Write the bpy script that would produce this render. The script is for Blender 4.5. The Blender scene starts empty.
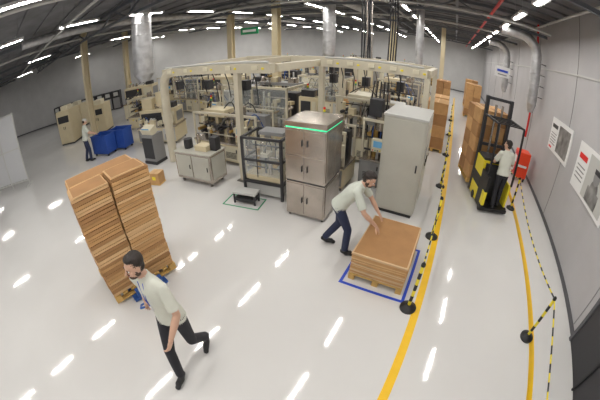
import bpy, math, random
from mathutils import Vector, Matrix
from mathutils.kdtree import KDTree
random.seed(7)
scene=bpy.context.scene
COL=bpy.context.collection
try:
    scene.view_settings.view_transform='Standard'
    scene.view_settings.look='None'
except Exception: pass

# ---------------------------------------------------------------- materials
MATS={}
def mat(name,col,rough=.5,metal=0.,noise=0.,scale=8.,bump=0.,alpha=1.,emit=0.,coat=0.,col2=None):
    if name in MATS: return MATS[name]
    m=bpy.data.materials.new(name); m.use_nodes=True; nt=m.node_tree; b=nt.nodes['Principled BSDF']
    c=(*col,1)
    b.inputs['Base Color'].default_value=c
    b.inputs['Roughness'].default_value=rough; b.inputs['Metallic'].default_value=metal
    if coat: b.inputs['Coat Weight'].default_value=coat; b.inputs['Coat Roughness'].default_value=.03
    if alpha<1: b.inputs['Alpha'].default_value=alpha
    if emit: b.inputs['Emission Color'].default_value=c; b.inputs['Emission Strength'].default_value=emit
    if noise or bump or col2:
        tc=nt.nodes.new('ShaderNodeTexCoord'); n=nt.nodes.new('ShaderNodeTexNoise')
        n.inputs['Scale'].default_value=scale; n.inputs['Detail'].default_value=5
        nt.links.new(tc.outputs['Object'],n.inputs['Vector'])
        if noise or col2:
            r=nt.nodes.new('ShaderNodeValToRGB')
            a=tuple(max(0,x*(1-noise)) for x in col); d=col2 or tuple(min(1,x*(1+noise)) for x in col)
            r.color_ramp.elements[0].position=.3; r.color_ramp.elements[1].position=.7
            r.color_ramp.elements[0].color=(*a,1); r.color_ramp.elements[1].color=(*d,1)
            nt.links.new(n.outputs['Fac'],r.inputs['Fac']); nt.links.new(r.outputs['Color'],b.inputs['Base Color'])
        if bump:
            bp=nt.nodes.new('ShaderNodeBump'); bp.inputs['Strength'].default_value=bump; bp.inputs['Distance'].default_value=.02
            nt.links.new(n.outputs['Fac'],bp.inputs['Height']); nt.links.new(bp.outputs['Normal'],b.inputs['Normal'])
    MATS[name]=m; return m
M_floor=mat('epoxy_floor',(.71,.70,.685),.065,noise=.03,scale=.7,coat=.3)
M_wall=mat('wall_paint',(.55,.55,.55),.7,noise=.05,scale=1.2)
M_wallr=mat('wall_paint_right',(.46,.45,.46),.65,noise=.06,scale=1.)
M_ceil=mat('roof_sheet',(.16,.16,.17),.6,noise=.2,scale=2)
M_truss=mat('truss_steel',(.15,.16,.18),.5,.3)
M_trim=mat('dark_trim',(.10,.10,.11),.6)
M_emit=mat('tube_light',(1,.97,.92),.5,emit=172.)
M_fix=mat('fixture_white',(.75,.75,.75),.4)
M_yel=mat('yellow_paint',(.90,.54,.012),.35,noise=.06,scale=4,coat=.3)
M_blue=mat('blue_tape',(.02,.07,.55),.4)
M_blk=mat('black_rubber',(.012,.012,.014),.45)
M_yplast=mat('yellow_plastic',(.85,.70,.03),.4)
M_card=mat('cardboard',(.54,.31,.13),.8,noise=.08,scale=6)
M_card2=mat('cardboard_light',(.66,.43,.22),.8,noise=.06,scale=5)
M_card3=mat('cardboard_dark',(.38,.20,.08),.8,noise=.08,scale=5)
M_kraft=mat('sheet_board',(.64,.46,.27),.75,noise=.05,scale=3)
M_wood=mat('pallet_wood',(.60,.38,.12),.75,noise=.2,scale=9)
M_steel=mat('stainless_steel',(.50,.45,.40),.27,.85,noise=.18,scale=2.5)
M_steeld=mat('steel_dark',(.22,.21,.20),.4,.7)
M_beige=mat('beige_enamel',(.66,.57,.38),.42,noise=.04,scale=3)
M_beiged=mat('beige_frame',(.60,.55,.43),.45,noise=.05,scale=3)
M_cream=mat('cream_enamel',(.70,.65,.50),.4)
M_greyc=mat('grey_green_enamel',(.50,.49,.43),.36,noise=.05,scale=2)
M_grey=mat('mid_grey',(.26,.26,.26),.5)
M_lgrey=mat('light_grey',(.52,.52,.50),.45)
M_dark=mat('dark_machine',(.03,.03,.034),.45)
M_alu=mat('duct_aluminium',(.55,.55,.56),.36,.75,noise=.18,scale=5,bump=.25)
M_glass=mat('guard_polycarbonate',(.75,.80,.80),.10,alpha=.16)
M_red=mat('red_paint',(.70,.02,.02),.4)
M_orange=mat('orange_red_paint',(.85,.06,.012),.45)
M_green=mat('green_strip',(.05,.75,.35),.4,emit=1.0)
M_greenp=mat('green_floor_tape',(.02,.30,.12),.5)
M_bluebin=mat('blue_bin',(.02,.07,.33),.45)
M_white=mat('white_board',(.82,.82,.82),.4)
M_screen=mat('screen_glow',(.10,.25,.40),.2,emit=.4)
M_jack=mat('jack_blue',(.03,.10,.35),.4)
M_copper=mat('brass',(.55,.36,.12),.35,.8)
M_photo=mat('poster_photo',(.07,.07,.075),.4,noise=.6,scale=3,col2=(.35,.34,.33))

# ---------------------------------------------------------------- builder
class B:
    def __init__(s,name,loc=(0,0,0),rz=0):
        s.name=name; s.v=[]; s.f=[]; s.m=[]; s.sm=[]; s.mats=[]
        s.loc=Vector(loc); s.rz=rz
    def mi(s,m):
        if m not in s.mats: s.mats.append(m)
        return s.mats.index(m)
    def add(s,vs,fs,m,smooth=False):
        o=len(s.v); s.v+= [Vector(v) for v in vs]; k=s.mi(m)
        for f in fs: s.f.append(tuple(i+o for i in f)); s.m.append(k); s.sm.append(smooth)
    def box(s,c,d,m,rot=(0,0,0)):
        R=Matrix.Rotation(rot[2],3,'Z')@Matrix.Rotation(rot[1],3,'Y')@Matrix.Rotation(rot[0],3,'X')
        c=Vector(c); h=Vector(d)/2
        vs=[c+R@Vector((x*h.x,y*h.y,z*h.z)) for x in(-1,1) for y in(-1,1) for z in(-1,1)]
        s.add(vs,[(0,1,3,2),(4,6,7,5),(0,4,5,1),(2,3,7,6),(0,2,6,4),(1,5,7,3)],m)
    def bb(s,x0,x1,y0,y1,z0,z1,m): s.box(((x0+x1)/2,(y0+y1)/2,(z0+z1)/2),(abs(x1-x0),abs(y1-y0),abs(z1-z0)),m)
    def frame(s,a,b):
        d=(Vector(b)-Vector(a)); L=d.length; d=d/L if L else Vector((0,0,1))
        up=Vector((0,0,1)) if abs(d.z)<.95 else Vector((0,1,0))
        x=d.cross(up).normalized(); y=x.cross(d).normalized(); return d,x,y,L
    def bar(s,a,b,w,h,m):
        a=Vector(a);b=Vector(b);d,x,y,L=s.frame(a,b)
        vs=[p+x*sx*w/2+y*sy*h/2 for p in(a,b) for sx,sy in((-1,-1),(1,-1),(1,1),(-1,1))]
        s.add(vs,[(0,3,2,1),(4,5,6,7),(0,1,5,4),(1,2,6,5),(2,3,7,6),(3,0,4,7)],m)
    def cyl(s,a,b,r,m,r2=None,n=16):
        a=Vector(a);b=Vector(b);d,x,y,L=s.frame(a,b); r2=r if r2 is None else r2
        vs=[];
        for p,rr in((a,r),(b,r2)):
            for i in range(n):
                t=2*math.pi*i/n; vs.append(p+x*math.cos(t)*rr+y*math.sin(t)*rr)
        s.add(vs,[(i,(i+1)%n,n+(i+1)%n,n+i) for i in range(n)],m,True)
        s.add(vs,[tuple(range(n))[::-1],tuple(range(n,2*n))],m)
    def tube(s,pts,r,m,n=8):
        pts=[Vector(p) for p in pts]; vs=[]; px=None
        for i,p in enumerate(pts):
            d=(pts[min(i+1,len(pts)-1)]-pts[max(i-1,0)]).normalized()
            if px is None:
                up=Vector((0,0,1)) if abs(d.z)<.9 else Vector((1,0,0)); px=d.cross(up).normalized()
            px=(px-d*px.dot(d)).normalized(); y=d.cross(px)
            for k in range(n):
                t=2*math.pi*k/n; vs.append(p+px*math.cos(t)*r+y*math.sin(t)*r)
        fs=[(j*n+i,j*n+(i+1)%n,(j+1)*n+(i+1)%n,(j+1)*n+i) for j in range(len(pts)-1) for i in range(n)]
        s.add(vs,fs,m,True); s.add(vs,[tuple(range(n))[::-1],tuple(range(len(vs)-n,len(vs)))],m)
    def ell(s,c,r,m,n=14,k=9):
        c=Vector(c); vs=[];fs=[]
        for j in range(k+1):
            ph=math.pi*j/k-math.pi/2
            for i in range(n):
                t=2*math.pi*i/n; vs.append(c+Vector((math.cos(t)*math.cos(ph)*r[0],math.sin(t)*math.cos(ph)*r[1],math.sin(ph)*r[2])))
        for j in range(k):
            for i in range(n): fs.append((j*n+i,j*n+(i+1)%n,(j+1)*n+(i+1)%n,(j+1)*n+i))
        s.add(vs,fs,m,True)
    def torus(s,c,R,r,m,ax='z',n=28,k=8):
        pts=[]
        for i in range(n+1):
            t=2*math.pi*i/n
            q={'z':(math.cos(t)*R,math.sin(t)*R,0),'x':(0,math.cos(t)*R,math.sin(t)*R),'y':(math.cos(t)*R,0,math.sin(t)*R)}[ax]
            pts.append(Vector(c)+Vector(q))
        s.tube(pts,r,m,k)
    def done(s,bevel=0.):
        me=bpy.data.meshes.new(s.name); me.from_pydata([tuple(v) for v in s.v],[],s.f)
        for m in s.mats: me.materials.append(m)
        me.polygons.foreach_set('material_index',s.m); me.polygons.foreach_set('use_smooth',s.sm); me.update()
        o=bpy.data.objects.new(s.name,me); COL.objects.link(o); o.location=s.loc; o.rotation_euler=(0,0,s.rz)
        if bevel:
            md=o.modifiers.new('bevel','BEVEL'); md.width=bevel; md.segments=2; md.limit_method='ANGLE'; md.angle_limit=math.radians(50)
        return o

# ---------------------------------------------------------------- room
XR=3.4; YB=34; YF=-9; ZC=5.7
WL=[(XR,YF),(XR,YB),(-15,YB),(-20.5,13.5),(-36,-2),(-36,YF)]
b=B('floor'); b.add([(x,y,0) for x,y in WL],[tuple(range(len(WL)))],M_floor); 
b.add([(x,y,-.1) for x,y in WL],[tuple(range(len(WL)))[::-1]],M_floor); b.done()
b=B('ceiling'); b.add([(x,y,ZC) for x,y in WL],[tuple(range(len(WL)))[::-1]],M_ceil)
y=YF+.3
while y<YB:
    b.bb(-35.5,XR,y,y+.06,ZC-.06,ZC,M_ceil); y+=.9
b.done()
names=['right','back','back_left','left','far_left','front']
for i,nm in enumerate(names):
    a=Vector((*WL[i],0)); c=Vector((*WL[(i+1)%6],0)); d=(c-a).normalized(); nrm=Vector((d.y,-d.x,0))*.1
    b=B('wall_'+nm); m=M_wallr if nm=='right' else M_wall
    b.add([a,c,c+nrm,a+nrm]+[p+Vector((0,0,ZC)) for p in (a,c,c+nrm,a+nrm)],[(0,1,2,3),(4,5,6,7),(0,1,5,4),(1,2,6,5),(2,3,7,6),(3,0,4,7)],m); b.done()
    b=B('baseboard_'+nm); q=-nrm*.25
    e=d*.03
    b.add([a+e,c-e,c-e+q,a+e+q]+[p+Vector((0,0,.1)) for p in (a+e,c-e,c-e+q,a+e+q)],[(0,1,2,3),(4,5,6,7),(0,1,5,4),(1,2,6,5),(2,3,7,6),(3,0,4,7)],M_trim); b.done()
b=B('trim_1')
for y in range(-6,30,4): b.bb(XR-.012,XR,y+1.5,y+1.52,.1,ZC,M_grey)
b.bb(XR-.03,XR,YF,YB,3.95,4.0,M_lgrey)
b.done()
b=B('door_1'); b.bb(XR-.05,XR-.005,1.2,3.2,0,2.3,M_dark); b.bb(XR-.08,XR-.005,3.2,3.28,0,2.38,M_trim); b.bb(XR-.08,XR-.005,1.12,1.2,0,2.38,M_trim); b.bb(XR-.08,XR-.005,1.12,3.28,2.3,2.38,M_trim)
b.bb(XR-.09,XR-.05,2.18,2.22,0,2.3,M_blk); b.cyl((XR-.12,2.35,.95),(XR-.12,2.35,1.15),.012,M_steel); b.done(.004)

b=B('roof_trusses')
for y in [-6,-.5,5,10.5,16,21.5,27]:
    x0=-35 if y<0 else (-28 if y<6 else (-22 if y<12 else -19))
    if y>20: x0=-17
    b.bar((x0,y,ZC-.1),(XR-.05,y,ZC-.1),.12,.12,M_truss); b.bar((x0,y,ZC-.6),(XR-.05,y,ZC-.6),.10,.10,M_truss)
    x=x0; k=0
    while x<XR-1.2:
        b.bar((x,y,ZC-.6 if k%2 else ZC-.1),(x+1.1,y,ZC-.1 if k%2 else ZC-.6),.05,.05,M_truss); x+=1.1; k+=1
for x in [-31,-27,-23.5,-19.5,-16,-12.5,-7,-3.6,0]:
    y1=YB-.1 if x>-15 else (16 if x>-20 else (8 if x>-26 else 3))
    b.bar((x,YF+.1,ZC-.22),(x,y1,ZC-.22),.1,.14,M_truss)
b.done()
b=B('ceiling_pipes')
for x,z,r,m in [(-2.6,5.3,.05,M_lgrey),(-6.3,5.25,.06,M_lgrey),(-14.4,5.3,.05,M_lgrey),(1.15,5.25,.05,M_red),(2.95,5.35,.035,M_lgrey)]:
    b.cyl((x,YF+.1,z),(x,YB-.1 if x>-10 else 20,z),r,m,n=8)
for x in (-4.4,-11.6): b.cyl((x,1.5,5.32),(x,26,5.32),.17,M_alu,n=20)
for y,z in [(2.5,5.0),(9.0,5.0),(13.0,5.02)]:
    b.cyl((-20,y,z),(3.0,y,z),.04,M_lgrey,n=8)
b.done()
b=B('fluorescent_ceiling_lights'); ZL=5.02
def inside(x,y):
    if x<-15: 
        if y> 13.5+(x+20.5)*(31-13.5)/5.5 and x>-20.5: return False
        if x<=-20.5 and y>13.5+(x+20.5)*1.0-.8: return False
    return True
for i in range(-10,1):
    x=1.7+3.48*i
    for k in range(-5,11):
        y=5.5+2.5*k
        if y>31 or not inside(x-1,y+1): continue
        if x<-9.5 and i%2==0 and y<13: continue
        if x<-13 and k%2==0 and y<13: continue
        b.bb(x-.10,x+.10,y-.68,y+.68,ZL+.012,ZL+.07,M_fix)
        b.add([(x-.025,y-.62,ZL),(x-.025,y+.62,ZL),(x+.025,y+.62,ZL),(x+.025,y-.62,ZL)],[(0,1,2,3)],M_emit)
        b.bar((x-.10,y-.68,ZL+.03),(x-.10,y+.68,ZL+.03),.01,.05,M_fix); b.bar((x+.10,y-.68,ZL+.03),(x+.10,y+.68,ZL+.03),.01,.05,M_fix)
        for yy in(-.5,.5): b.cyl((x,y+yy,ZL+.07),(x,y+yy,ZC),.006,M_grey,n=5)
b.done()

def strip(name,x0,x1,y0,y1,m,z=.004):
    b=B(name); b.bb(x0,x1,y0,y1,.0005,z,m); return b.done()
strip('floor_marking_line',.20,.32,-4,27,M_yel); strip('floor_marking_line',2.33,2.44,-4,22,M_yel)
b=B('floor_marking_frame')
x0,x1,y0,y1=-1.06,.03,3.12,4.52
for q in [(x0,x1,y0,y0+.05),(x0,x1,y1-.05,y1),(x0,x0+.05,y0+.05,y1-.05),(x1-.05,x1,y0+.05,y1-.05)]: b.bb(*q,.0005,.004,M_blue)
b.done()

def chain(b,p,q,sag,r=.013):
    p=Vector(p);q=Vector(q);n=max(8,int((q-p).length/.13)); pts=[]
    for i in range(n+1):
        t=i/n; w=p.lerp(q,t); w.z-=sag*4*t*(1-t); pts.append(w)
    for i in range(n): b.cyl(pts[i],pts[i+1],r,M_yplast if i%2 else M_blk,n=7)
def stanchion(x,y):
    b=B('chain_stanchion',(x,y,0))
    b.cyl((0,0,0),(0,0,.03),.13,M_blk,n=24); b.cyl((0,0,.03),(0,0,.09),.12,M_blk,.05,n=24)
    for i in range(7): b.cyl((0,0,.06+i*.115),(0,0,.06+(i+1)*.115),.026,M_blk if i%2 else M_yplast,n=12)
    b.cyl((0,0,.865),(0,0,.90),.032,M_blk,n=12); b.ell((0,0,.905),(.028,.028,.02),M_blk); b.done()
LS=[(.12,3.06),(.17,5.06),(.12,7.53),(.12,10.3),(.12,13.2),(.12,16.5)]; RS=[(2.27,-.4),(2.27,3.1),(2.27,7.4),(2.27,10.8),(2.27,14.2)]
for s in LS+RS: stanchion(*s)
for L in (LS,RS):
    for a,c in zip(L,L[1:]):
        b=B('barrier_chain'); d=(Vector((*c,0))-Vector((*a,0))).normalized()*.036
        chain(b,(a[0]+d.x,a[1]+d.y,.87),(c[0]-d.x,c[1]-d.y,.87),.28); b.done()

# ---------------------------------------------------------------- pallets & cardboard
def pallet(b,w,d,z=0,m=M_wood):
    for x in(-w/2+.05,0,w/2-.05):
        b.bb(x-.05,x+.05,-d/2,d/2,z,z+.02,m)
        for y in(-d/2+.06,0,d/2-.06): b.bb(x-.05,x+.05,y-.06,y+.06,z+.02,z+.10,m)
    n=8
    for i in range(n):
        y=-d/2+.05+i*(d-.1)/(n-1); b.bb(-w/2,w/2,y-.045,y+.045,z+.10,z+.125,m)
def sheets(b,x0,x1,y0,y1,z0,z1,t,mats,jit=.012,gap=.004,rot=.015):
    z=z0
    while z<z1-1e-4:
        h=min(t*random.uniform(.8,1.2),z1-z)
        jx,jy=random.uniform(-jit,jit),random.uniform(-jit,jit)
        b.box(((x0+x1)/2+jx,(y0+y1)/2+jy,z+h/2),(x1-x0,y1-y0,max(h-gap,.002)),random.choice(mats),(0,0,random.uniform(-rot,rot)))
        b.box(((x0+x1)/2,(y0+y1)/2,z+h-gap/2),(x1-x0-.04,y1-y0-.04,gap+.001),M_card3); z+=h
ang=math.radians(-9)
SP=(-4.07,1.40,0)
b=B('stacked_cardboard_pallet',SP,ang); pallet(b,.95,1.25,.06)
ms=[M_card,M_card,M_card2,M_card3]
zt=1.93
for (xa,xb,ya,yb,top) in ((.0,.46,-.61,-.012,zt),(.0,.46,.012,.61,zt+.03),(-.46,-.012,-.60,.60,zt-.02)):
    z=.19; n=8; hb=(top-z)/n
    for k in range(n):
        ox,oy=random.uniform(-.020,.020),random.uniform(-.016,.016)
        sheets(b,xa+ox,xb+ox,ya+oy,yb+oy,z,z+hb,.055,ms,.006,.009,.006); z+=hb
sheets(b,.02,.45,-.59,-.02,zt,zt+.025,.03,[M_card2],.005); sheets(b,.02,.45,.03,.58,zt+.03,zt+.055,.03,[M_card2],.005); sheets(b,-.45,-.02,-.58,.58,zt-.02,zt+.02,.05,[M_card2],.005)
b.done()
HAND=Vector((-2.42,.78,.90))
b=B('pallet_jack',SP,ang)
for y in(-.27,.27): b.bb(-.5,.62,y-.07,y+.07,.012,.055,M_jack); b.cyl((-.45,y-.05,.02),(-.45,y+.05,.02),.018,M_blk)
b.bb(.53,.64,-.26,.26,.02,.20,M_jack); b.cyl((.70,-.10,.09),(.70,.10,.09),.085,M_blk,n=20); b.cyl((.70,0,.10),(.70,0,.40),.045,M_jack); b.bb(.62,.75,-.06,.06,.18,.26,M_dark)
iR=Matrix.Rotation(-ang,3,'Z'); hl=iR@(HAND-Vector(SP))
p0=Vector((.74,0,.30)); dd=(hl-p0); e=p0+dd*.84
b.cyl(p0,e,.019,M_blk)
sd=Vector((0,0,1)).cross(dd).normalized()*.10
b.tube([e,e+sd+dd*.05,hl+sd,hl,hl-sd,e-sd+dd*.05,e],.014,M_jack)
b.done(.003)

b=B('cardboard_sheet_pallet',(-.51,3.86,0),0); pallet(b,.90,1.18)
sheets(b,-.44,.44,-.58,.58,.13,.51,.022,[M_kraft,M_card,M_card2],.006,.005); sheets(b,-.44,.44,-.58,.58,.51,.545,.012,[M_kraft],.006)
b.done()

# ---------------------------------------------------------------- cabinets
b=B('stainless_steel_cabinet',(-2.41,4.88,0),math.radians(3))
w,d=.82,.88
for x in(-.36,.36):
    for y in(-.38,.38): b.cyl((x,y,0),(x,y,.06),.025,M_blk)
b.bb(-w/2,w/2,-d/2,d/2,.06,.80,M_steel); b.bb(-w/2+.01,w/2-.01,-d/2+.01,d/2-.01,.80,.83,M_dark); b.bb(-w/2,w/2,-d/2,d/2,.83,1.88,M_steel)
b.bb(-w/2-.01,w/2+.01,-d/2-.01,d/2+.01,1.91,2.01,M_steel); b.bb(-w/2+.01,w/2-.01,-d/2+.01,d/2-.01,1.88,1.91,M_green)
for s in(-1,1):
    for z0,z1 in((.10,.77),(.87,1.35),(1.38,1.85)):
        cx=s*w/4; b.bb(cx-.185,cx+.185,-d/2-.012,-d/2,z0,z1,M_steel); b.cyl((cx-s*.15,-d/2-.03,(z0+z1)/2-.06),(cx-s*.15,-d/2-.03,(z0+z1)/2+.06),.010,M_dark)
b.bb(w/2,w/2+.012,-d/2+.05,d/2-.05,.10,.77,M_steel); b.bb(w/2,w/2+.012,-d/2+.05,-.01,.87,1.85,M_steel); b.bb(w/2,w/2+.012,.01,d/2-.05,.87,1.85,M_steel)
b.done(.006)
b=B('electrical_cabinet',(-.80,6.12,0))
w,d=.86,1.24
b.bb(-w/2+.02,w/2-.02,-d/2+.02,d/2-.02,0,.08,M_dark); b.bb(-w/2,w/2,-d/2,d/2,.08,2.12,M_greyc); b.bb(-w/2-.015,w/2+.015,-d/2-.015,d/2+.015,2.12,2.16,M_lgrey)
b.bb(-w/2+.03,w/2-.03,-d/2-.018,-d/2,.12,2.08,M_greyc); b.bb(w/2,w/2+.018,-d/2+.03,-.01,.12,2.08,M_greyc); b.bb(w/2,w/2+.018,.01,d/2-.03,.12,2.08,M_greyc)
b.box((w/2-.1,-d/2-.03,1.15),(.03,.02,.16),M_dark)
for k in range(7): b.bb(w/2+.018,w/2+.024,-.5,-.1,1.3+k*.04,1.32+k*.04,M_grey)
for y in(-.12,.12): b.box((w/2+.03,y,1.15),(.02,.03,.16),M_dark)
b.box((w/2+.02,.3,1.75),(.005,.10,.08),M_yplast)
b.done(.006)

# ---------------------------------------------------------------- machines
R=random.random
def control_panel(b,x,y,z,w=.4,h=.35,f=-1):
    b.box((x,y,z),(w,.14,h),M_cream); b.box((x,y+f*.075,z+.04),(w*.7,.01,h*.5),M_screen)
    for i in range(5): b.cyl((x-w*.35+i*w*.17,y+f*.07,z-h*.36),(x-w*.35+i*w*.17,y+f*.09,z-h*.36),.014,[M_red,M_greenp,M_blk,M_yplast,M_blk][i],n=10)
def mech(b,x0,x1,y0,y1,z0,z1):
    """dense mechanism: shafts, motors, valve blocks, rollers, hoses on a carcass"""
    w=x1-x0;d=y1-y0;h=z1-z0
    b.bb(x0+.05,x1-.05,y0+d*.62,y1-.05,z0,z0+h*.85,random.choice([M_grey,M_beige,M_lgrey,M_dark]))
    n=max(2,int(w/.14))
    for i in range(n):
        cx=x0+.08+(w-.16)*(i+.5)/n; yy=y0+d*(.12+.4*R()); hh=h*(.35+.6*R())
        m=random.choice([M_steel,M_steel,M_beige,M_dark,M_cream,M_lgrey,M_copper])
        b.cyl((cx,yy,z0),(cx,yy,z0+hh),.02+.04*R(),m,n=12)
        b.box((cx,yy+.05,z0+h*(.15+.5*R())),(.09+.1*R(),.1+.2*R(),.06+.16*R()),random.choice([M_beige,M_dark,M_cream,M_steel,M_beige,M_grey]))
        if R()<.4: b.cyl((cx,y0+.02,z0+hh*.7),(cx,y0+d*.5,z0+hh*.7),.035+.03*R(),random.choice([M_dark,M_steel,M_copper]),n=14)
    for k in range(3):
        z=z0+h*(.2+.28*k); b.cyl((x0+.03,y0+.06+.1*k,z),(x1-.03,y0+.06+.1*k,z),.016+.012*R(),random.choice([M_steel,M_dark,M_beiged]),n=8)
    for i in range(4):
        xa=x0+.1+(w-.2)*R(); xb=x0+.1+(w-.2)*R()
        b.tube([(xa+(xb-xa)*t/8,y0+.08+d*.5*t/8,z0+h*.5+h*.45*math.sin(math.pi*t/8)) for t in range(9)],.014,random.choice([M_blk,M_blk,M_jack,M_steel]),6)
def tower(b,x,y,z):
    b.cyl((x,y,z),(x,y,z+.18),.012,M_steel,n=8)
    for k,m in enumerate((M_greenp,M_yplast,M_red)): b.cyl((x,y,z+.18+k*.06),(x,y,z+.235+k*.06),.03,m,n=12)
def unit(b,x0,x1,y0,y1,h,m,kind=0,win=True):
    w=x1-x0;d=y1-y0
    for x in(x0+.08,x1-.08):
        for y in(y0+.08,y1-.08): b.cyl((x,y,0),(x,y,.10),.035,M_steeld,n=10)
    zb=h*(.40 if kind!=1 else .5)
    b.bb(x0,x1,y0,y1,.10,zb,m)
    n=max(1,int(w/.55))
    for i in range(n):
        a=x0+i*w/n+.03;c=x0+(i+1)*w/n-.03; mm=[m,M_cream,M_lgrey,M_grey][int(R()*3.6)]
        b.bb(a,c,y0-.015,y0,.15,zb-.05,mm); b.box((c-.06,y0-.025,zb-.16),(.03,.02,.1),M_dark)
        if R()<.5:
            for k in range(5): b.bb(a+.08,c-.08,y0-.02,y0-.015,.22+k*.04,.24+k*.04,M_dark)
        else: b.box(((a+c)/2,y0-.02,zb-.12),(.08,.006,.05),M_yplast)
    nd=max(1,int(d/.6))
    for i in range(nd):
        a=y0+i*d/nd+.03;c=y0+(i+1)*d/nd-.03; b.bb(x1,x1+.015,a,c,.15,zb-.05,m)
    b.bb(x0-.02,x1+.02,y0-.02,y1+.02,zb,zb+.05,M_steel)
    if kind==0:
        for x in(x0+.03,x1-.03,(x0+x1)/2):
            for y in(y0+.03,y1-.03): b.bb(x-.03,x+.03,y-.03,y+.03,zb+.05,h,M_beiged)
        for y in(y0+.03,y1-.03): b.bb(x0,x1,y-.035,y+.035,h-.07,h,M_beiged)
        for x in(x0+.035,x1-.035): b.bb(x-.035,x+.035,y0+.07,y1-.07,h-.07,h,M_beiged)
        b.bb(x0+.06,x1-.06,y0+.02,y0+.03,zb+.07,h-.07,M_glass)
        mech(b,x0+.08,x1-.08,y0+.08,y1-.08,zb+.05,h-.12)
        b.bb(x0+.1,x1-.1,y0+d*.55,y1-.1,h-.06,h+.04,M_grey)
        for i in range(n): 
            cx=x0+w*(i+.5)/n; b.box((cx,y0+d*.7,h+.12),(.22,.3,.16),random.choice([M_beige,M_dark,M_steel])); b.cyl((cx+.18,y0+d*.65,h+.04),(cx+.18,y0+d*.65,h+.22),.05,M_steel,n=12)
    elif kind==1:
        b.bb(x0+.05,x1-.05,y0+.25,y1-.05,zb+.05,h,m); b.bb(x0+.12,x0+w*.62,y0+.235,y0+.25,zb+.15,h-.12,M_dark); b.bb(x0+w*.68,x1-.1,y0+.238,y0+.25,zb+.15,h-.12,M_cream)
        b.bb(x1-.05,x1-.04,y0+.35,y1-.15,zb+.15,h-.15,M_grey)
        control_panel(b,x1-.3,y0+.05,zb+.32); mech(b,x0+.05,x1-.55,y0+.02,y0+.24,zb+.05,zb+.45)
        for i in range(3): b.cyl((x0+.2+i*.25,y0+d*.6,h),(x0+.2+i*.25,y0+d*.6,h+.18),.07,M_steel)
        b.box((x1-.4,y0+d*.6,h+.1),(.4,.35,.2),M_dark)
    elif kind==2:
        mech(b,x0+.03,x1-.03,y0+.05,y1-.05,zb+.05,h)
        for yy in(y0+.05,y1-.05): b.bar((x0,yy,h-.05),(x1,yy,h-.05),.06,.06,M_beiged)
        for x in (x0+.03,x1-.03):
            for yy in(y0+.05,y1-.05): b.bar((x,yy,zb),(x,yy,h-.05),.05,.05,M_beiged)
        b.box((x0+w*.3,y0+d*.5,h-.1),(w*.35,d*.5,.22),m); b.cyl((x0+w*.7,y0+d*.4,h-.3),(x0+w*.7,y0+d*.4,h+.15),.13,M_steel,n=20)
        control_panel(b,x0+w*.82,y0-.05,zb+.45,.34,.3)
    tower(b,x0+.12,y1-.12,h-.02)
    for i in range(3):
        xa=x0+.1+(w-.2)*R(); xb=x0+.1+(w-.2)*R(); ya=y0+d*.5
        b.tube([(xa+(xb-xa)*k/8,ya+.1*math.sin(3*k/8),h-.02+.22*math.sin(math.pi*k/8)) for k in range(9)],.018,random.choice([M_blk,M_dark,M_steel]),6)
def machine(name,x,y,w,d,h,m,kind=0,rz=0,extra=None):
    b=B(name,(x,y,0),rz); unit(b,-w/2,w/2,-d/2,d/2,h,m,kind)
    if extra: extra(b)
    return b.done(.005)

def portal(name,x0,x1,y0,y1,z,posts,t=.20,corner=False):
    b=B(name)
    for y in(y0,y1): b.bar((x0,y,z),(x1,y,z),t,t*1.1,M_beiged)
    for x in(x0,x1,(x0+x1)/2): b.bar((x,y0+t/2,z),(x,y1-t/2,z),t*.8,t*.9,M_beiged)
    for x,y in posts:
        b.bar((x,y,0),(x,y,z-t*.5),.14,.14,M_beiged); b.box((x,y,.012),(.28,.28,.024),M_steeld)
    if corner:
        b.tube([(x0+.5,y0,z)]+[(x0-.1+.45*(1-math.sin(a)),y0,z-.45*(1-math.cos(a))) for a in [i*math.pi/2/8 for i in range(9)]]+[(x0-.1,y0,1.2),(x0-.1,y0,0.02)],.14,M_beiged,16)
    for x in [x0+(x1-x0)*(i+.5)/5 for i in range(5)]:
        b.box((x,y0-.12,z+.02),(.16,.04,.10),M_cream); b.box((x+.2,y0-.106,z),(.07,.012,.05),M_yplast)
    b.tube([(x0+.1,y0-.02,z+.14),((x0+x1)/2,y0-.02,z+.14),(x1-.1,y0-.02,z+.14)],.03,M_lgrey)
    for i in range(8):
        x=x0+(x1-x0)*(i+.7)/9; b.tube([(x,y0+.02,z-.08),(x+.04,y0+.1,z-.35),(x-.03,y0+.25,z-.6-.4*R())],.015,random.choice([M_blk,M_steel,M_dark]),6)
        if i%3==0: b.box((x,y0+.3,z-.45),(.18,.2,.25),M_dark); b.bar((x,y0+.3,z-.3),(x,y0+.3,z-.05),.03,.03,M_steeld); 
        if i%3==0: b.bar((x,y0+.05,z-.06),(x,y0+.35,z-.06),.04,.04,M_beiged)
    b.done(.012)
portal('overhead_gantry_frame',-7.5,-3.6,5.25,9.2,2.88,[(-4.6,5.25),(-7.5,9.2),(-3.6,9.2)],corner=True)
portal('overhead_gantry_frame',-3.35,-.62,7.15,9.9,2.92,[(-3.35,7.15),(-.62,7.15),(-3.35,9.9),(-.62,9.9)])

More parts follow.
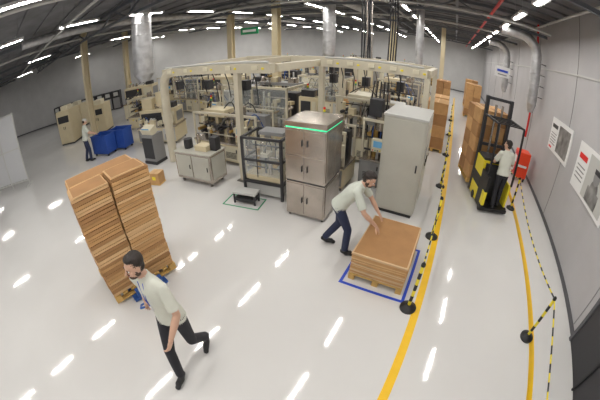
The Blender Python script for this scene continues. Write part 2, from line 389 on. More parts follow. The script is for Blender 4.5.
b=B('feeder_cabinet',(-5.65,4.73,0),math.radians(6)); w,d,h=1.25,.62,.86
for x in(-.5,.5):
    for y in(-.22,.22): b.cyl((x,y,0),(x,y,.12),.04,M_steeld)
b.bb(-w/2,w/2,-d/2,d/2,.12,h,M_steel); b.bb(-w/2-.02,w/2+.02,-d/2-.02,d/2+.02,h,h+.03,M_greyc)
for i in range(2): b.bb(-w/2+.04+i*.6,-w/2+.6+i*.6,-d/2-.015,-d/2,.2,.8,M_greyc); b.box((-w/2+.54+i*.6,-d/2-.025,.5),(.025,.02,.12),M_dark)
b.bb(w/2,w/2+.015,-d/2+.05,d/2-.05,.2,.8,M_greyc); b.box((.2,0,h+.10),(.4,.3,.14),M_beige); b.cyl((-.35,0,h+.03),(-.35,0,h+.28),.12,M_dark); b.cyl((-.05,.1,h+.03),(-.05,.1,h+.4),.05,M_steel); b.box((.5,.1,h+.2),(.2,.2,.35),M_dark)
b.done(.02)
machine('cartoning_machine',-5.85,6.3,2.5,.9,1.55,M_beige,2)
machine('filling_machine',-5.80,7.9,2.6,1.3,2.1,M_beige,0)
machine('wrapping_machine',-2.62,6.25,.95,.8,1.5,M_beige,2)
machine('sealing_machine',-2.25,8.5,1.9,1.5,1.95,M_cream,2)
machine('labelling_machine',-3.92,7.6,.7,.8,1.85,M_beige,1)
b=B('guarded_inspection_station',(-3.66,5.10,0),math.radians(8)); w,d=1.0,.80
for x in(-w/2+.03,w/2-.03):
    for y in(-d/2+.03,d/2-.03): b.bb(x-.03,x+.03,y-.03,y+.03,0,1.42,M_dark)
for z in(.38,.92,1.42):
    for y in(-d/2+.03,d/2-.03): b.bar((-w/2,y,z),(w/2,y,z),.055,.055,M_dark)
    for x in(-w/2+.03,w/2-.03): b.bar((x,-d/2,z),(x,d/2,z),.055,.055,M_dark)
b.bb(-w/2+.06,w/2-.06,-d/2+.06,d/2-.06,.42,.55,M_beige); b.bb(-w/2+.06,w/2-.06,-d/2+.015,-d/2+.025,.56,1.39,M_glass); b.bb(w/2-.03,w/2-.02,-d/2+.06,d/2-.06,.4,1.39,M_glass)
mech(b,-w/2+.08,w/2-.08,-d/2+.1,d/2-.06,.55,1.34); b.bb(-.2,.4,-.1,.3,1.42,1.5,M_grey); b.box((-.1,-d/2-.0,.95),(.012,.03,.85),M_dark)
b.bb(-w/2+.06,w/2-.06,-d/2+.04,d/2-.06,.08,.35,M_lgrey); b.cyl((-.3,-d/2-.03,1.05),(-.3,-d/2-.03,1.2),.012,M_steel)
b.done(.006)
b=B('operator_step',(-3.85,4.42,0),math.radians(12))
b.bb(-.28,.28,-.16,.12,.24,.29,M_lgrey)
for x in(-.25,.25):
    for y in(-.13,.09): b.bb(x-.02,x+.02,y-.02,y+.02,0,.24,M_dark)
b.bb(-.24,.24,-.14,.1,.06,.14,M_dark); b.done(.006)
b=B('floor_marking_frame',(-3.9,4.40,0),math.radians(12))
for q in [(-.45,.45,-.28,-.25),(-.45,.45,.18,.21),(-.45,-.42,-.25,.18),(.42,.45,-.25,.18)]: b.bb(*q,.0005,.004,M_greenp)
b.done()
def ex(b):
    for i in range(5): b.tube([(-.22+i*.1,0,1.75),(-.2+i*.1,.05,2.1),(-.15+i*.08,.1,2.6)],.02,M_blk,6)
    b.box((0,-.1,2.0),(.3,.3,.4),M_dark)
machine('wire_feed_unit',-1.68,6.75,.56,.6,1.75,M_grey,2,extra=ex)
b=B('pressure_tank',(-.78,8.3,0)); 
for a in range(3): b.cyl((.2*math.cos(a*2.1),.2*math.sin(a*2.1),0),(.2*math.cos(a*2.1),.2*math.sin(a*2.1),.4),.025,M_steeld)
b.cyl((0,0,.35),(0,0,1.7),.26,M_alu,n=24); b.ell((0,0,1.7),(.26,.26,.12),M_alu,24); b.ell((0,0,.35),(.26,.26,.1),M_alu,24); b.cyl((0,0,1.8),(0,0,2.0),.04,M_steel); b.tube([(0,0,2.0),(.0,.1,2.15),(0,.5,2.2),(0,.9,2.2)],.03,M_steel); b.done()
b=B('hanging_cable_bundle',(-2.4,7.5,0))
for i in range(6): b.tube([(i*.05,.02*i,3.1),(i*.05+.03*math.sin(i),.02*i,3.9),(i*.05,.02*i,ZC)],.022,[M_dark,M_blk,M_steel][i%3],6)
b.done()
b=B('hanging_cable_bundle',(-1.7,7.5,0))
for i in range(4): b.tube([(i*.06,.02*i,3.1),(i*.06+.04,.02*i,4.2),(i*.06,.02*i,ZC)],.02,[M_dark,M_blk][i%2],6)
b.done()
b=B('belt_conveyor',(-2.9,11.35,0)); L=3.2
for x in(-1.3,-.4,.4,1.3):
    for y in(-.28,.28): b.bb(x-.03,x+.03,y-.03,y+.03,0,.8,M_steeld)
b.bb(-L/2,L/2,-.33,.33,.8,.92,M_beige); b.bb(-L/2+.02,L/2-.02,-.27,.27,.92,.94,M_dark); b.cyl((-L/2,-.3,.87),(-L/2,.3,.87),.06,M_steel); b.cyl((L/2,-.3,.87),(L/2,.3,.87),.06,M_steel)
for i in range(4): b.box((-1.2+i*.7,0,1.08),(.35,.35,.28),M_card)
b.done(.006)
rows=[('packaging_machine',-9.6,10.0,2.2,1.5,2.1,M_beige,1),('packaging_machine',-5.8,13.0,2.4,1.5,1.9,M_beige,0),('packaging_machine',-12.9,11.0,2.2,1.4,2.0,M_beige,0),
('capping_machine',-8.5,8.4,1.3,1.0,1.8,M_beige,2),('packaging_machine',-2.5,14.2,2.0,1.6,2.0,M_beige,2),('packaging_machine',-5.8,16.6,2.8,1.6,2.2,M_beige,1),('packaging_machine',-9.8,14.6,2.8,1.6,2.0,M_cream,2),
('packaging_machine',-2.6,19.2,2.2,1.8,2.2,M_cream,0),('packaging_machine',-14.4,15.6,2.4,1.4,2.2,M_beige,1),('packaging_machine',-7.0,21,3.2,2,2.3,M_beige,0),('packaging_machine',-12,21,3.2,2,2.3,M_cream,2),
('packaging_machine',-3,25,3.0,2,2.4,M_beige,2),('packaging_machine',-8,26,3.2,2,2.4,M_cream,1),('packaging_machine',-16.6,12.2,2.0,1.3,2.0,M_beige,2)]
for r in rows: machine(*r)
def ex2(b):
    b.cyl((0,.1,1.45),(0,.1,2.0),.16,M_beige); b.box((-.5,.1,1.55),(.5,.5,.5),M_beige)
machine('machining_centre',-10.0,6.55,1.8,1.0,1.35,M_beige,1,math.radians(25),extra=ex2)
machine('machining_centre',-13.1,7.8,1.7,1.1,1.6,M_beige,2,math.radians(25))
machine('machining_centre',-15.9,9.2,2.0,1.3,1.9,M_beige,1,math.radians(35))
b=B('control_console',(-8.25,4.95,0),math.radians(10)); b.bb(-.28,.28,-.25,.25,.1,1.0,M_grey); b.bb(-.3,.3,-.27,.27,0,.1,M_dark); b.bb(-.25,.25,-.265,-.25,.2,.9,M_dark); b.box((0,-.1,1.12),(.5,.3,.25),M_cream,(.4,0,0)); b.box((0,-.255,1.16),(.38,.01,.14),M_screen,(.4,0,0)); b.done(.01)
b=B('carton_box',(-6.75,3.95,0),math.radians(20)); b.bb(-.17,.17,-.15,.15,.02,.34,M_card); b.bb(-.18,.18,-.16,.16,0,.03,M_wood); b.bb(-.17,-.01,-.15,.15,.34,.35,M_card2); b.bb(.01,.17,-.15,.15,.34,.35,M_card2); b.box((0,-.152,.2),(.12,.004,.1),M_yplast); b.done(.004)
for x,y,h in [(-16.9,4.5,1.9),(-18.8,5.2,1.7),(-16.2,6.4,1.6),(-20.6,6.4,1.6)]:
    b=B('tool_cabinet',(x,y,0),math.radians(40)); b.bb(-.5,.5,-.5,.5,.08,h,M_beige); b.bb(-.48,.48,-.48,.48,0,.08,M_dark); b.bb(-.47,-.01,-.515,-.5,.12,h-.04,M_beige); b.bb(.01,.47,-.515,-.5,.12,h-.04,M_beige); b.bb(.5,.515,-.45,.45,.12,h-.04,M_beige); b.box((-.06,-.53,h*.5),(.02,.03,.16),M_dark); b.box((.06,-.53,h*.5),(.02,.03,.16),M_dark); b.bb(-.4,.4,-.52,-.515,h*.65,h*.85,M_dark); b.box((0,0,h+.12),(.5,.5,.24),M_cream); b.done(.01)
for x,y in [(-11.55,4.45),(-11.35,5.2)]:
    b=B('blue_crate',(x,y,0),math.radians(20)); w=.95
    b.bb(-w/2,w/2,-.3,.3,.10,.14,M_bluebin)
    for q in [(-w/2,w/2,-.3,-.27),(-w/2,w/2,.27,.3),(-w/2,-w/2+.03,-.27,.27),(w/2-.03,w/2,-.27,.27)]: b.bb(*q,.14,.86,M_bluebin)
    for q in [(-w/2-.02,w/2+.02,-.33,-.29),(-w/2-.02,w/2+.02,.29,.33)]: b.bb(*q,.83,.88,M_bluebin)
    for xx in(-.4,.4):
        for yy in(-.22,.22): b.cyl((xx,yy-.02,.05),(xx,yy+.02,.05),.05,M_blk)
    for i in range(6): b.bb(-w/2+.12+i*.14,-w/2+.15+i*.14,-.315,-.3,.18,.82,M_bluebin)
    b.done(.006)
b=B('locker_row',(-24.4,8.4,0),math.radians(45))
for i in range(9):
    x=-3+i*.75; b.bb(x-.34,x+.34,-.25,.25,0,1.5,M_dark); b.bb(x-.30,x+.30,-.27,-.25,.1,.95,M_grey); b.box((x,-.26,1.25),(.4,.02,.3),M_lgrey)
b.done(.006)
b=B('partition_screen',(-13.55,.1,0),math.atan2(1.5,1.3)); 
for x in(-1.2,-.1,1.0): b.cyl((x,0,0),(x,0,3.05),.03,M_lgrey)
b.bb(-1.2,1.0,-.01,.01,.25,3.0,mat('screen_film',(.70,.71,.73),.4,alpha=.8))
for z in(.2,1.6,3.02): b.bar((-1.2,0,z),(1.0,0,z),.04,.05,M_lgrey)
for x in(-1.2,1.0): b.bar((x,-.3,.02),(x,.3,.02),.05,.04,M_lgrey)
b.done(.003)
for x,y in [(-15.0,5.4),(-11.4,12.6),(-7.6,11.4),(-3.6,17.),(-.9,21.3),(-18.2,9.6)]:
    b=B('steel_column',(x,y,0)); b.bb(-.15,.15,-.16,-.14,0,ZC,M_beige); b.bb(-.15,.15,.14,.16,0,ZC,M_beige); b.bb(-.01,.01,-.14,.14,0,ZC,M_beige); b.box((0,0,.015),(.42,.42,.03),M_steeld); b.done()
def duct(name,x,y,r,z0,z1,m=M_alu):
    b=B(name,(x,y,0)); b.cyl((0,0,z0),(0,0,z1),r,m,n=28)
    z=z0+.15
    while z<z1: b.torus((0,0,z),r+.006,.014,m,n=28,k=6); z+=.42
    b.cyl((0,0,z0-.25),(0,0,z0),r*.55,m,r); b.done()
duct('ventilation_duct',-9.05,5.45,.36,2.9,ZC); duct('ventilation_duct',-5.0,11.3,.26,3.0,ZC); duct('ventilation_duct',-1.45,12.,.16,3.0,ZC)
for yy,xe in((10.6,1.6),(17.0,1.9)):
    b=B('wall_ventilation_duct')
    pts=[(3.0,yy,2.6),(3.0,yy,4.3)]+[(3.0-.65*(1-math.cos(t)),yy,4.3+.65*math.sin(t)) for t in [i*math.pi/2/8 for i in range(1,9)]]+[(xe,yy,4.95)]
    b.tube(pts,.2,M_alu,20); b.cyl((3.0,yy,2.3),(3.0,yy,2.6),.12,M_alu,.2)
    for z in(2.9,3.3,3.7,4.1): b.torus((3.0,yy,z),.205,.013,M_alu); b.bb(3.18,3.4,yy-.03,yy+.03,z-.02,z+.02,M_grey)
    b.done()
b=B('fire_pipe'); b.cyl((3.3,11.6,1.2),(3.3,11.6,ZC),.045,M_red,n=10); b.torus((3.2,11.6,1.3),.09,.015,M_yplast,'x'); b.cyl((3.3,11.6,1.3),(3.18,11.6,1.3),.03,M_red); b.done()
b=B('fire_hose_cabinet',(2.92,10.0,0)); b.bb(-.22,.25,-.28,.28,.12,1.0,M_orange); b.bb(-.24,-.22,-.24,.24,.17,.95,M_red); b.bb(-.25,-.24,-.17,.17,.60,.82,M_white); b.bb(-.18,.18,-.295,-.28,.5,.58,M_white)
for y in(-.24,.24):
    for x in(-.17,.2): b.bb(x-.03,x+.03,y-.03,y+.03,0,.12,M_blk)
b.torus((-.27,0,.38),.11,.02,M_white,'x'); b.box((-.26,.2,.6),(.03,.03,.1),M_steel); b.done(.006)
def poster(name,y0,y1,z0,z1,seed):
    b=B(name); X=XR; b.bb(X-.03,X-.001,y0,y1,z0,z1,M_white); w=y1-y0;h=z1-z0
    def r(a,c,e,g,m,d=.004): b.bb(X-.03-d,X-.03,y1-w*c,y1-w*a,z0+h*e,z0+h*g,m)
    if seed==1:
        r(.42,.94,.1,.88,M_photo); r(.06,.34,.7,.82,M_dark)
        for i in range(5): r(.06,.34-.03*(i%2),.52-i*.08,.55-i*.08,M_grey)
        r(.06,.2,.06,.12,M_red)
    else:
        r(.36,.94,.06,.92,M_lgrey); cy=y1-w*.64
        b.box((X-.037,cy,z0+h*.22),(.006,.62,.30),M_photo); b.cyl((X-.036,cy,z0+h*.36),(X-.042,cy,z0+h*.36),.2,M_photo,n=24); b.cyl((X-.036,cy,z0+h*.60),(X-.045,cy,z0+h*.60),.15,M_grey,n=24); b.box((X-.044,cy,z0+h*.70),(.006,.30,.10),M_dark)
        r(.06,.30,.66,.78,M_red)
        for i in range(4): r(.06,.30,.50-i*.09,.53-i*.09,M_grey)
    b.done(.003)
poster('wall_poster',7.1,8.9,1.65,2.6,1); poster('wall_poster',4.5,6.5,1.5,2.55,2)
b=B('hanging_sign_board'); b.box((2.6,15.8,3.4),(.8,.05,.55),M_white); b.box((2.6,15.77,3.45),(.6,.01,.12),M_blue); b.box((2.6,15.77,3.25),(.5,.01,.06),M_grey); 
for x in(2.35,2.85): b.cyl((x,15.8,3.67),(x,15.8,ZC),.008,M_grey,n=5)
b.done()
b=B('hanging_sign_board'); b.box((-10.4,13,4.3),(1.2,.05,.4),M_greenp); b.box((-10.4,12.97,4.3),(.9,.01,.14),M_white)
for x in(-10.8,-10.0): b.cyl((x,13,4.5),(x,13,ZC),.008,M_grey,n=5)
b.done()
def carton_stack(x,y,w,d,nz,hz,rz=0,nx=1,ny=1):
    b=B('stacked_cartons',(x,y,0),rz); pallet(b,w,d)
    for k in range(nz):
        for i in range(nx):
            for j in range(ny):
                cw,cd=w/nx,d/ny; cx=-w/2+cw*(i+.5)+random.uniform(-.008,.008); cy=-d/2+cd*(j+.5); cz=.13+hz*(k+.5)
                b.box((cx,cy,cz),(cw-.02,cd-.02,hz-.008),random.choice([M_card,M_card3])); b.box((cx,cy,cz+hz/2-.003),(.05,cd-.018,.004),M_card2)
    b.done(.004)
carton_stack(-.45,10.9,.8,1.1,4,.42); carton_stack(-.47,12.9,.8,1.1,4,.4); carton_stack(1.4,19.5,1.0,1.2,5,.4,0,2,2); carton_stack(1.5,24,1.,1.2,5,.4,0,2,2); carton_stack(-.5,17,.8,1.2,5,.4,0,2,2)

# ---------------------------------------------------------------- forklift
FL=Vector((1.62,6.85,0)); fa=math.radians(14)
b=B('reach_forklift',FL,fa)
b.bb(-.40,.40,.45,1.05,.06,1.15,M_yplast); b.bb(-.405,.405,.44,1.06,.42,.72,M_blk); b.bb(-.38,.38,.5,1.0,1.15,1.22,M_dark)
b.bb(-.40,.40,-.08,.45,.05,.14,M_blk); b.bb(-.40,-.34,-.08,.45,.14,.95,M_blk); b.bb(.34,.40,.1,.45,.14,.75,M_yplast); b.bb(-.41,-.33,-.09,.1,.2,.55,M_yplast)
b.bb(-.34,.34,.40,.45,.14,1.1,M_dark); b.box((0,.42,1.25),(.5,.2,.12),M_dark,(.5,0,0)); b.torus((-.12,.36,1.3),.1,.013,M_blk)
for x in(-.37,.37):
    b.bar((x,1.12,.05),(x,1.12,2.7),.09,.12,M_dark); b.bar((x,.05,.95 if x<0 else .75),(x,.12,2.2),.05,.05,M_blk); b.bar((x,.12,2.2),(x,1.1,2.2),.05,.05,M_blk)
    b.bb((-.34 if x<0 else .22),(-.22 if x<0 else .34),1.2,2.3,.105,.14,M_steeld)
    b.cyl((x-.05,.7,.10),(x+.05,.7,.10),.10,M_blk,n=20); b.cyl((x-.04,.05,.08),(x+.04,.05,.08),.08,M_blk,n=20)
for z in(.4,1.4,2.65): b.bar((-.37,1.12,z),(.37,1.12,z),.06,.08,M_dark)
for i in range(5): b.bar((-.36,.2+i*.2,2.2),(.36,.2+i*.2,2.2),.03,.03,M_blk)
b.cyl((-.1,1.1,.3),(-.1,1.1,2.5),.035,M_steel); b.cyl((.1,1.1,.3),(.1,1.1,2.5),.035,M_steel)
b.done(.008)
RZ=Matrix.Rotation(fa,3,'Z'); q=FL+RZ@Vector((0,1.85,0))
b=B('stacked_cartons',(q.x,q.y,.145),fa); pallet(b,.95,1.15)
for k in range(5):
    for i in range(2):
        for j in range(2):
            b.box((-.24+i*.48,-.29+j*.58,.13+.40*(k+.5)),(.465,.565,.392),[M_card,M_card3][(i+j+k)%2]); b.box((-.24+i*.48,-.29+j*.58,.13+.40*(k+1)-.004),(.05,.567,.004),M_card2)
b.done(.004)

# ---------------------------------------------------------------- people
class Fig:
    def __init__(s): s.v=[];s.f=[];s.lab=[]
    def add(s,vs,fs,l):
        o=len(s.v); s.v+=vs; s.lab+=[l]*len(vs); s.f+=[tuple(i+o for i in f) for f in fs]
    def cone(s,a,b,ra,rb,l,n=20):
        a=Vector(a);b=Vector(b);d=b-a;L=d.length;d=d/L if L>1e-6 else Vector((0,0,1))
        up=Vector((0,0,1)) if abs(d.z)<.9 else Vector((0,1,0)); x=d.cross(up).normalized(); y=d.cross(x)
        rings=[]
        for t in (-90,-60,-30): r=math.radians(t); rings.append((a+d*ra*math.sin(r),max(ra*math.cos(r),.0008)))
        k=max(4,int(L/.015))
        for i in range(k+1): rings.append((a.lerp(b,i/k),ra+(rb-ra)*i/k))
        for t in (30,60,90): r=math.radians(t); rings.append((b+d*rb*math.sin(r),max(rb*math.cos(r),.0008)))
        s.rings([(c,x*r,y*r) for c,r in rings],l,n)
    def flat(s,a,b,ra,rb,l,n=26):
        a=Vector(a);b=Vector(b);d=(b-a).normalized();L=(b-a).length
        up=Vector((0,0,1)) if abs(d.z)<.9 else Vector((0,1,0)); x=d.cross(up).normalized(); y=d.cross(x); k=max(4,int(L/.012))
        s.rings([(a.lerp(b,i/k),x*(ra+(rb-ra)*i/k),y*(ra+(rb-ra)*i/k)) for i in range(k+1)],l,n)
    def rings(s,R,l,n=20,interp=1):
        if interp>1:
            Q=[]
            for i in range(len(R)-1):
                for k in range(interp):
                    t=k/interp; Q.append(tuple(R[i][j].lerp(R[i+1][j],t) for j in range(3)))
            Q.append(R[-1]); R=Q
        vs=[c+x*math.cos(2*math.pi*i/n)+y*math.sin(2*math.pi*i/n) for c,x,y in R for i in range(n)]
        fs=[(j*n+i,j*n+(i+1)%n,(j+1)*n+(i+1)%n,(j+1)*n+i) for j in range(len(R)-1) for i in range(n)]
        fs+=[tuple(range(n))[::-1],tuple(range(len(vs)-n,len(vs)))]
        s.add(vs,fs,l)
    def ell(s,c,ax,l,n=36,k=24):
        vs=[];fs=[]
        for j in range(k+1):
            ph=math.pi*j/k-math.pi/2; cp=max(math.cos(ph),.01)
            for i in range(n):
                t=2*math.pi*i/n; vs.append(c+ax[0]*math.cos(t)*cp+ax[1]*math.sin(t)*cp+ax[2]*math.sin(ph))
        for j in range(k):
            for i in range(n): fs.append((j*n+i,j*n+(i+1)%n,(j+1)*n+(i+1)%n,(j+1)*n+i))
        fs+=[tuple(range(n))[::-1],tuple(range(k*n,k*n+n))]
        s.add(vs,fs,l)
    def remesh(s,vox,smooth=2):
        me=bpy.data.meshes.new('tmp'); me.from_pydata([tuple(v) for v in s.v],[],s.f); me.update()
        o=bpy.data.objects.new('tmp',me); COL.objects.link(o)
        md=o.modifiers.new('r','REMESH'); md.mode='VOXEL'; md.voxel_size=vox
        if smooth: sm=o.modifiers.new('s','SMOOTH'); sm.iterations=smooth; sm.factor=.5
        bpy.context.view_layer.update()
        dg=bpy.context.evaluated_depsgraph_get(); ev=o.evaluated_get(dg); m2=ev.to_mesh()
        V=[v.co.copy() for v in m2.vertices]; F=[tuple(p.vertices) for p in m2.polygons]; ev.to_mesh_clear()
        bpy.data.objects.remove(o); bpy.data.meshes.remove(me)
        kd=KDTree(len(s.v))
        for i,v in enumerate(s.v): kd.insert(v,i)
        kd.balance(); L=[]
        for f in F:
            c=sum((V[i] for i in f),Vector())/len(f); L.append(s.lab[kd.find(c)[1]])
        return V,F,L
def hand(fig,w,d,n,thumb,curl,sc=1.):
    d=d.normalized(); n=(n-d*n.dot(d)).normalized(); sd=d.cross(n)*thumb
    fig.cone(w-d*.03,w+d*.02,.026*sc,.026*sc,'skin')
    fig.ell(w+d*.055*sc,[sd*.043*sc,n*.017*sc,d*.055*sc],'skin')
    for off,ln in((.031,.072),(.0105,.080),(-.0105,.075),(-.031,.058)):
        p=w+d*.090*sc+sd*off*sc; a=0; spread=off*2.2
        for k,(fr,r) in enumerate(((.45,.0098),(.31,.0088),(.24,.0078))):
            a+=curl*(.5 if k==0 else 1.)
            dr=(d*math.cos(a)+n*math.sin(a)+sd*spread).normalized(); q=p+dr*ln*fr*sc; fig.cone(p,q,r*sc,r*.93*sc,'skin',10); p=q
    p=w+d*.03*sc+sd*.03*sc
    for k,(L,r) in enumerate(((.042,.013),(.032,.0105),(.024,.009))):
        dr=(d*(.62+.15*k)+sd*(.75-.3*k)+n*(.25+curl*.35*k)).normalized(); q=p+dr*L*sc; fig.cone(p,q,r*sc,r*.9*sc,'skin',10); p=q
def person(name,base,head_deg,J,C,vox=.008,scale=1.):
    a=math.radians(head_deg); fw=Vector((math.cos(a),math.sin(a),0)); rt=Vector((fw.y,-fw.x,0)); up=Vector((0,0,1)); base=Vector(base)
    W=lambda p: base+(rt*p[0]+fw*p[1]+up*p[2])*scale
    D=lambda p: (rt*p[0]+fw*p[1]+up*p[2])
    j={k:W(v) for k,v in J.items() if k not in('hf','hu','palmR','palmL','curlR','curlL')}
    F=Fig()
    S=(j['shR']-j['shL']).normalized(); Hx=(j['hipR']-j['hipL']).normalized()
    def fr(c,t,sx,rx,ry):
        y=(t.cross(sx)).normalized(); x=y.cross(t).normalized(); return (c,x*rx,y*ry)
    t0=(j['waist']-j['pelvis']).normalized(); t1=(j['chest']-j['waist']).normalized(); t2=(j['neck']-j['chest']).normalized()
    F.rings([fr(j['pelvis']-t0*.11,t0,Hx,.10,.085),fr(j['pelvis']-t0*.07,t0,Hx,.150,.110),fr(j['pelvis']-t0*.035,t0,Hx,.160,.118),fr(j['pelvis'],t0,Hx,.13,.095),fr(j['waist'],t1,Hx,.09,.07)],'pants',40,5)
    sx=(Hx+S).normalized(); ch,nk=j['chest'],j['neck']
    F.rings([fr(j['pelvis']-t0*.045,t0,Hx,.180,.140),fr(j['pelvis']+t0*.03,t0,Hx,.174,.136),fr(j['waist'],(t0+t1)/2,sx,.157,.123),fr(j['waist'].lerp(ch,.5),t1,sx,.168,.127),fr(ch,(t1+t2)/2,S,.180,.126),
      fr(ch.lerp(nk,.35),t2,S,.176,.114),fr(ch.lerp(nk,.62),t2,S,.150,.097),fr(ch.lerp(nk,.82),t2,S,.105,.080),fr(nk,t2,S,.066,.063)],'shirt',44,8)
    hu=D(J['hu']).normalized(); hf=D(J['hf']); hf=(hf-hu*hf.dot(hu)).normalized(); hr=hf.cross(hu)
    Hc=j['head']
    F.cone(nk-t2*.04,Hc-hu*.06-hf*.015,.058,.053,'skin')
    F.flat(nk-t2*.03,nk+t2*.022,.080,.067,'shirt')
    for s,sg in(('R',1),('L',-1)):
        sh,el,wr=j['sh'+s],j['el'+s],j['wr'+s]
        F.cone(ch.lerp(nk,.60)+S*sg*.05,sh,.070,.059,'shirt')
        F.cone(sh,sh.lerp(el,.3),.059,.062,'shirt',24)
        e2=sh.lerp(el,.80); F.flat(sh.lerp(el,.2),e2,.062,.068,'shirt'); F.cone(sh.lerp(el,.6),el,.043,.040,'skin'); F.cone(el,el.lerp(wr,.35),.040,.042,'skin'); F.cone(el.lerp(wr,.35),wr,.042,.027,'skin')
        hp,kn,an,to=j['hip'+s],j['kn'+s],j['an'+s],j['to'+s]
        F.cone(hp,kn,.092,.068,'pants',24); F.cone(kn,kn.lerp(an,.4),.067,.066,'pants',24); F.flat(kn.lerp(an,.4),an,.066,.060,'pants')
        td=(to-an); td=td.normalized(); hl=an-td*.04-Vector((0,0,.055)); hl.z=max(hl.z,.035+base.z)
        F.cone(an-Vector((0,0,.01)),hl+td*.04,.045,.042,'shoe'); F.cone(hl,to,.042,.036,'shoe'); F.cone(hl+td*.08,to-td*.05,.046,.043,'shoe')
    E=lambda o,rx,ry,rz,l: F.ell(Hc+hr*o[0]+hf*o[1]+hu*o[2],[hr*rx,hf*ry,hu*rz],l)
    E((0,-.008,.02),.074,.094,.098,'skin'); E((0,.022,-.045),.059,.066,.072,'skin'); E((0,.060,-.090),.028,.028,.024,'beard' if C.get('beard') else 'skin')
    E((0,.078,.026),.05,.014,.012,'skin')
    F.cone(Hc+hf*.086+hu*.012,Hc+hf*.112-hu*.026,.009,.0145,'skin',14)
    for sg in(-1,1): E((sg*.076,-.005,-.005),.013,.020,.032,'skin'); E((sg*.038,.066,-.020),.024,.020,.022,'skin')
    if C.get('cap'): E((0,-.010,.060),.086,.104,.070,'cap'); E((0,.095,.052),.055,.05,.010,'cap'); E((0,-.03,.01),.079,.08,.08,'hair')
    else: E((0,-.034,.048),.083,.088,.092,'hair'); E((0,.004,.096),.064,.068,.036,'hair'); E((0,-.052,-.02),.069,.054,.06,'hair')
    if C.get('beard'):
        E((0,.042,-.084),.052,.055,.031,'beard')
        for sg in(-1,1): E((sg*.055,.010,-.052),.014,.024,.036,'beard')
        E((0,.088,-.043),.022,.010,.005,'beard')
    V,Fc,L=F.remesh(vox,2)
    hands=[]
    for s,tsg in(('R',-1),('L',1)):
        G=Fig(); wr=j['wr'+s]; d=(j['ha'+s]-wr).normalized(); pn=D(J['palm'+s]); hand(G,wr,d,pn,tsg,J['curl'+s]); hands.append(G.remesh(.0042,1))
    X=B(name)
    mm={'skin':C['skin'],'shirt':C['shirt'],'pants':C['pants'],'shoe':M_blk,'hair':C['hair'],'beard':C.get('beardm',C['hair']),'cap':C.get('capm',M_white)}
    zmin=base.z+.001
    def put(V,Fc,L):
        o=len(X.v)
        for v in V: v=v.copy(); v.z=max(v.z,zmin); X.v.append(v)
        for f,l in zip(Fc,L): X.f.append(tuple(i+o for i in f)); X.m.append(X.mi(mm[l])); X.sm.append(True)
    put(V,Fc,L)
    for h in hands: put(*h)
    G=Fig()
    for sg in(-1,1):
        G.ell(Hc+hr*sg*.030+hf*.080+hu*.004,[hr*.013,hf*.009,hu*.0065],'eye',12,8); G.ell(Hc+hr*sg*.030+hf*.0880+hu*.004,[hr*.0055,hf*.003,hu*.0055],'pupil',10,6); G.ell(Hc+hr*sg*.032+hf*.089+hu*.024,[hr*.019,hf*.005,hu*.0035],'hair',10,6)
    G.ell(Hc+hf*.0945-hu*.058,[hr*.021,hf*.006,hu*.006],'lip',12,8)
    mm.update(eye=mat('eye_white',(.8,.8,.78),.3),pupil=mat('pupil',(.02,.015,.01),.2),lip=mat('lips',(.45,.16,.13),.5))
    put(G.v,G.f,[G.lab[f[0]] for f in G.f])
    fy=t1.cross(S).normalized(); fy=fy if fy.dot(fw)>0 else -fy
    G=Fig()
    for k in range(3): 
        c=ch.lerp(nk,.35+.18*k)+fy*(.120-.022*k); G.ell(c,[S*.006,fy*.004,t2*.006],'btn',8,6)
    mm['btn']=M_lgrey
    if C.get('badge'):
        c=j['waist'].lerp(ch,.45)+fy*.134+S*.02; G.ell(c,[S*.03,fy*.005,t1*.042],'badge',4,6)
        for o in(.03,-.04):
            p1=ch+fy*.130+S*(.02+o*.3); G.cone(c+t1*.04,p1,.004,.004,'strap',6); G.cone(p1,nk+fy*.075+S*o-t2*.02,.004,.004,'strap',6)
        mm.update(badge=M_white,strap=M_blue)
    put(G.v,G.f,[G.lab[f[0]] for f in G.f])
    return X.done()
SK=mat('skin_a',(.62,.38,.27),.5,noise=.05,scale=20); HR=mat('dark_hair',(.022,.015,.012),.6,noise=.3,scale=60,bump=.4); BD=mat('short_beard',(.085,.05,.035),.7,noise=.4,scale=90)
SH=mat('white_shirt',(.66,.67,.59),.8,noise=.05,scale=7,bump=.6); SH2=mat('pale_shirt',(.60,.63,.56),.8,noise=.05,scale=7,bump=.6)
PT=mat('black_trousers',(.018,.018,.024),.75,bump=.3,scale=9); PT2=mat('navy_trousers',(.02,.028,.07),.75,bump=.3,scale=9)

hd=-64; sc=1.06
base=Vector((-2.0,.83,0)); a=math.radians(hd); fw=Vector((math.cos(a),math.sin(a),0)); rt=Vector((fw.y,-fw.x,0))
dl=HAND-base; hx,hy,hz=dl.dot(rt)/sc,dl.dot(fw)/sc,dl.z/sc
J=dict(pelvis=(.02,-.02,.95),waist=(.03,-.01,1.08),chest=(.06,.01,1.31),neck=(.09,.03,1.52),head=(.11,.07,1.665),
 shR=(.255,-.02,1.43),shL=(-.10,.07,1.44),hipR=(.11,-.01,.91),hipL=(-.07,-.01,.91),
 knR=(.10,.20,.53),anR=(.09,.28,.11),toR=(.10,.44,.04), knL=(-.08,-.03,.49),anL=(-.09,-.31,.16),toL=(-.11,-.15,.04),
 elR=(.34,-.16,1.19),wrR=(hx-.04,hy+.05,hz+.09),haR=(hx,hy,hz),elL=(-.19,.14,1.18),wrL=(-.14,.32,1.02),haL=(-.12,.40,.95),
 hf=(.50,.85,-.10),hu=(.03,.10,1),palmR=(-.3,.7,-.3),palmL=(1,0,0),curlR=1.15,curlL=.5)
person('worker_pulling_pallet_jack',base,hd,J,dict(skin=SK,shirt=SH,pants=PT,hair=HR,beard=1,beardm=BD,badge=1),.0075,sc)
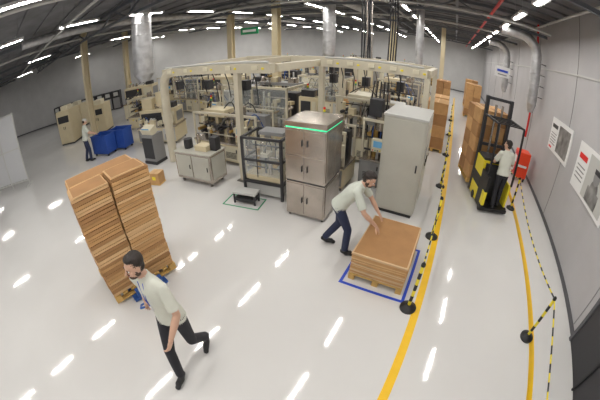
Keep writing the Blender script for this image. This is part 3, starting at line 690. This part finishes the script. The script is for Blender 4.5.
J=dict(pelvis=(0,-.05,.93),waist=(0,.03,1.04),chest=(0,.16,1.21),neck=(0,.29,1.34),head=(0,.38,1.45),
 shR=(.175,.24,1.28),shL=(-.175,.26,1.28),hipR=(.09,-.04,.90),hipL=(-.09,-.04,.90),
 knR=(.10,.14,.52),anR=(.10,.12,.10),toR=(.11,.27,.04), knL=(-.10,-.06,.50),anL=(-.10,-.30,.13),toL=(-.12,-.14,.04),
 elR=(.26,.39,1.00),wrR=(.17,.58,.77),haR=(.15,.67,.65),elL=(-.28,.41,1.00),wrL=(-.22,.58,.77),haL=(-.20,.67,.65),
 hf=(.05,.8,-.6),hu=(0,.55,.85),palmR=(0,-.6,-.6),palmL=(0,-.6,-.6),curlR=.2,curlL=.2)
person('worker_handling_sheets',(-1.38,3.88,0),8,J,dict(skin=SK,shirt=SH2,pants=PT2,hair=HR,beard=1,beardm=BD),.008,1.0)
J=dict(pelvis=(0,0,.93),waist=(0,.02,1.05),chest=(0,.05,1.28),neck=(0,.08,1.48),head=(0,.12,1.62),
 shR=(.175,.06,1.41),shL=(-.175,.06,1.41),hipR=(.09,0,.90),hipL=(-.09,0,.90),
 knR=(.10,.08,.50),anR=(.10,.06,.10),toR=(.12,.22,.04), knL=(-.10,.0,.49),anL=(-.11,-.12,.10),toL=(-.14,.04,.04),
 elR=(.25,.18,1.16),wrR=(.18,.40,1.06),haR=(.16,.50,1.02),elL=(-.25,.18,1.16),wrL=(-.18,.40,1.06),haL=(-.16,.50,1.02),
 hf=(0,.9,-.35),hu=(0,.25,1),palmR=(0,0,-1),palmL=(0,0,-1),curlR=.4,curlL=.4)
person('worker_at_crates',(-11.6,3.66,0),80,J,dict(skin=SK,shirt=SH2,pants=PT2,hair=HR,cap=1,capm=M_lgrey),.011)
dq=FL+RZ@Vector((.04,.08,.142))
J2=dict(J); J2.update(elR=(.27,.12,1.14),wrR=(.20,.28,1.13),haR=(.17,.36,1.16),elL=(-.27,.14,1.14),wrL=(-.19,.28,1.14),haL=(-.15,.36,1.17),hf=(-.6,.8,-.1),hu=(0,.08,1))
person('forklift_driver',dq,math.degrees(fa)+90,J2,dict(skin=SK,shirt=SH,pants=PT,hair=HR),.010,.98)

# ---------------------------------------------------------------- world & camera
w=bpy.data.worlds.new('world'); scene.world=w; w.use_nodes=True
w.node_tree.nodes['Background'].inputs[0].default_value=(.8,.85,1,1); w.node_tree.nodes['Background'].inputs[1].default_value=.3
cd=bpy.data.cameras.new('camera'); co=bpy.data.objects.new('camera',cd); COL.objects.link(co)
co.location=(0,0,3.39); co.rotation_euler=(math.radians(90-30.34),0,math.radians(29.29))
cd.type='PANO'; cd.panorama_type='FISHEYE_EQUISOLID'; cd.fisheye_lens=296.6*36/600; cd.fisheye_fov=math.pi; cd.sensor_width=36; cd.clip_start=.05; cd.clip_end=200
scene.camera=co
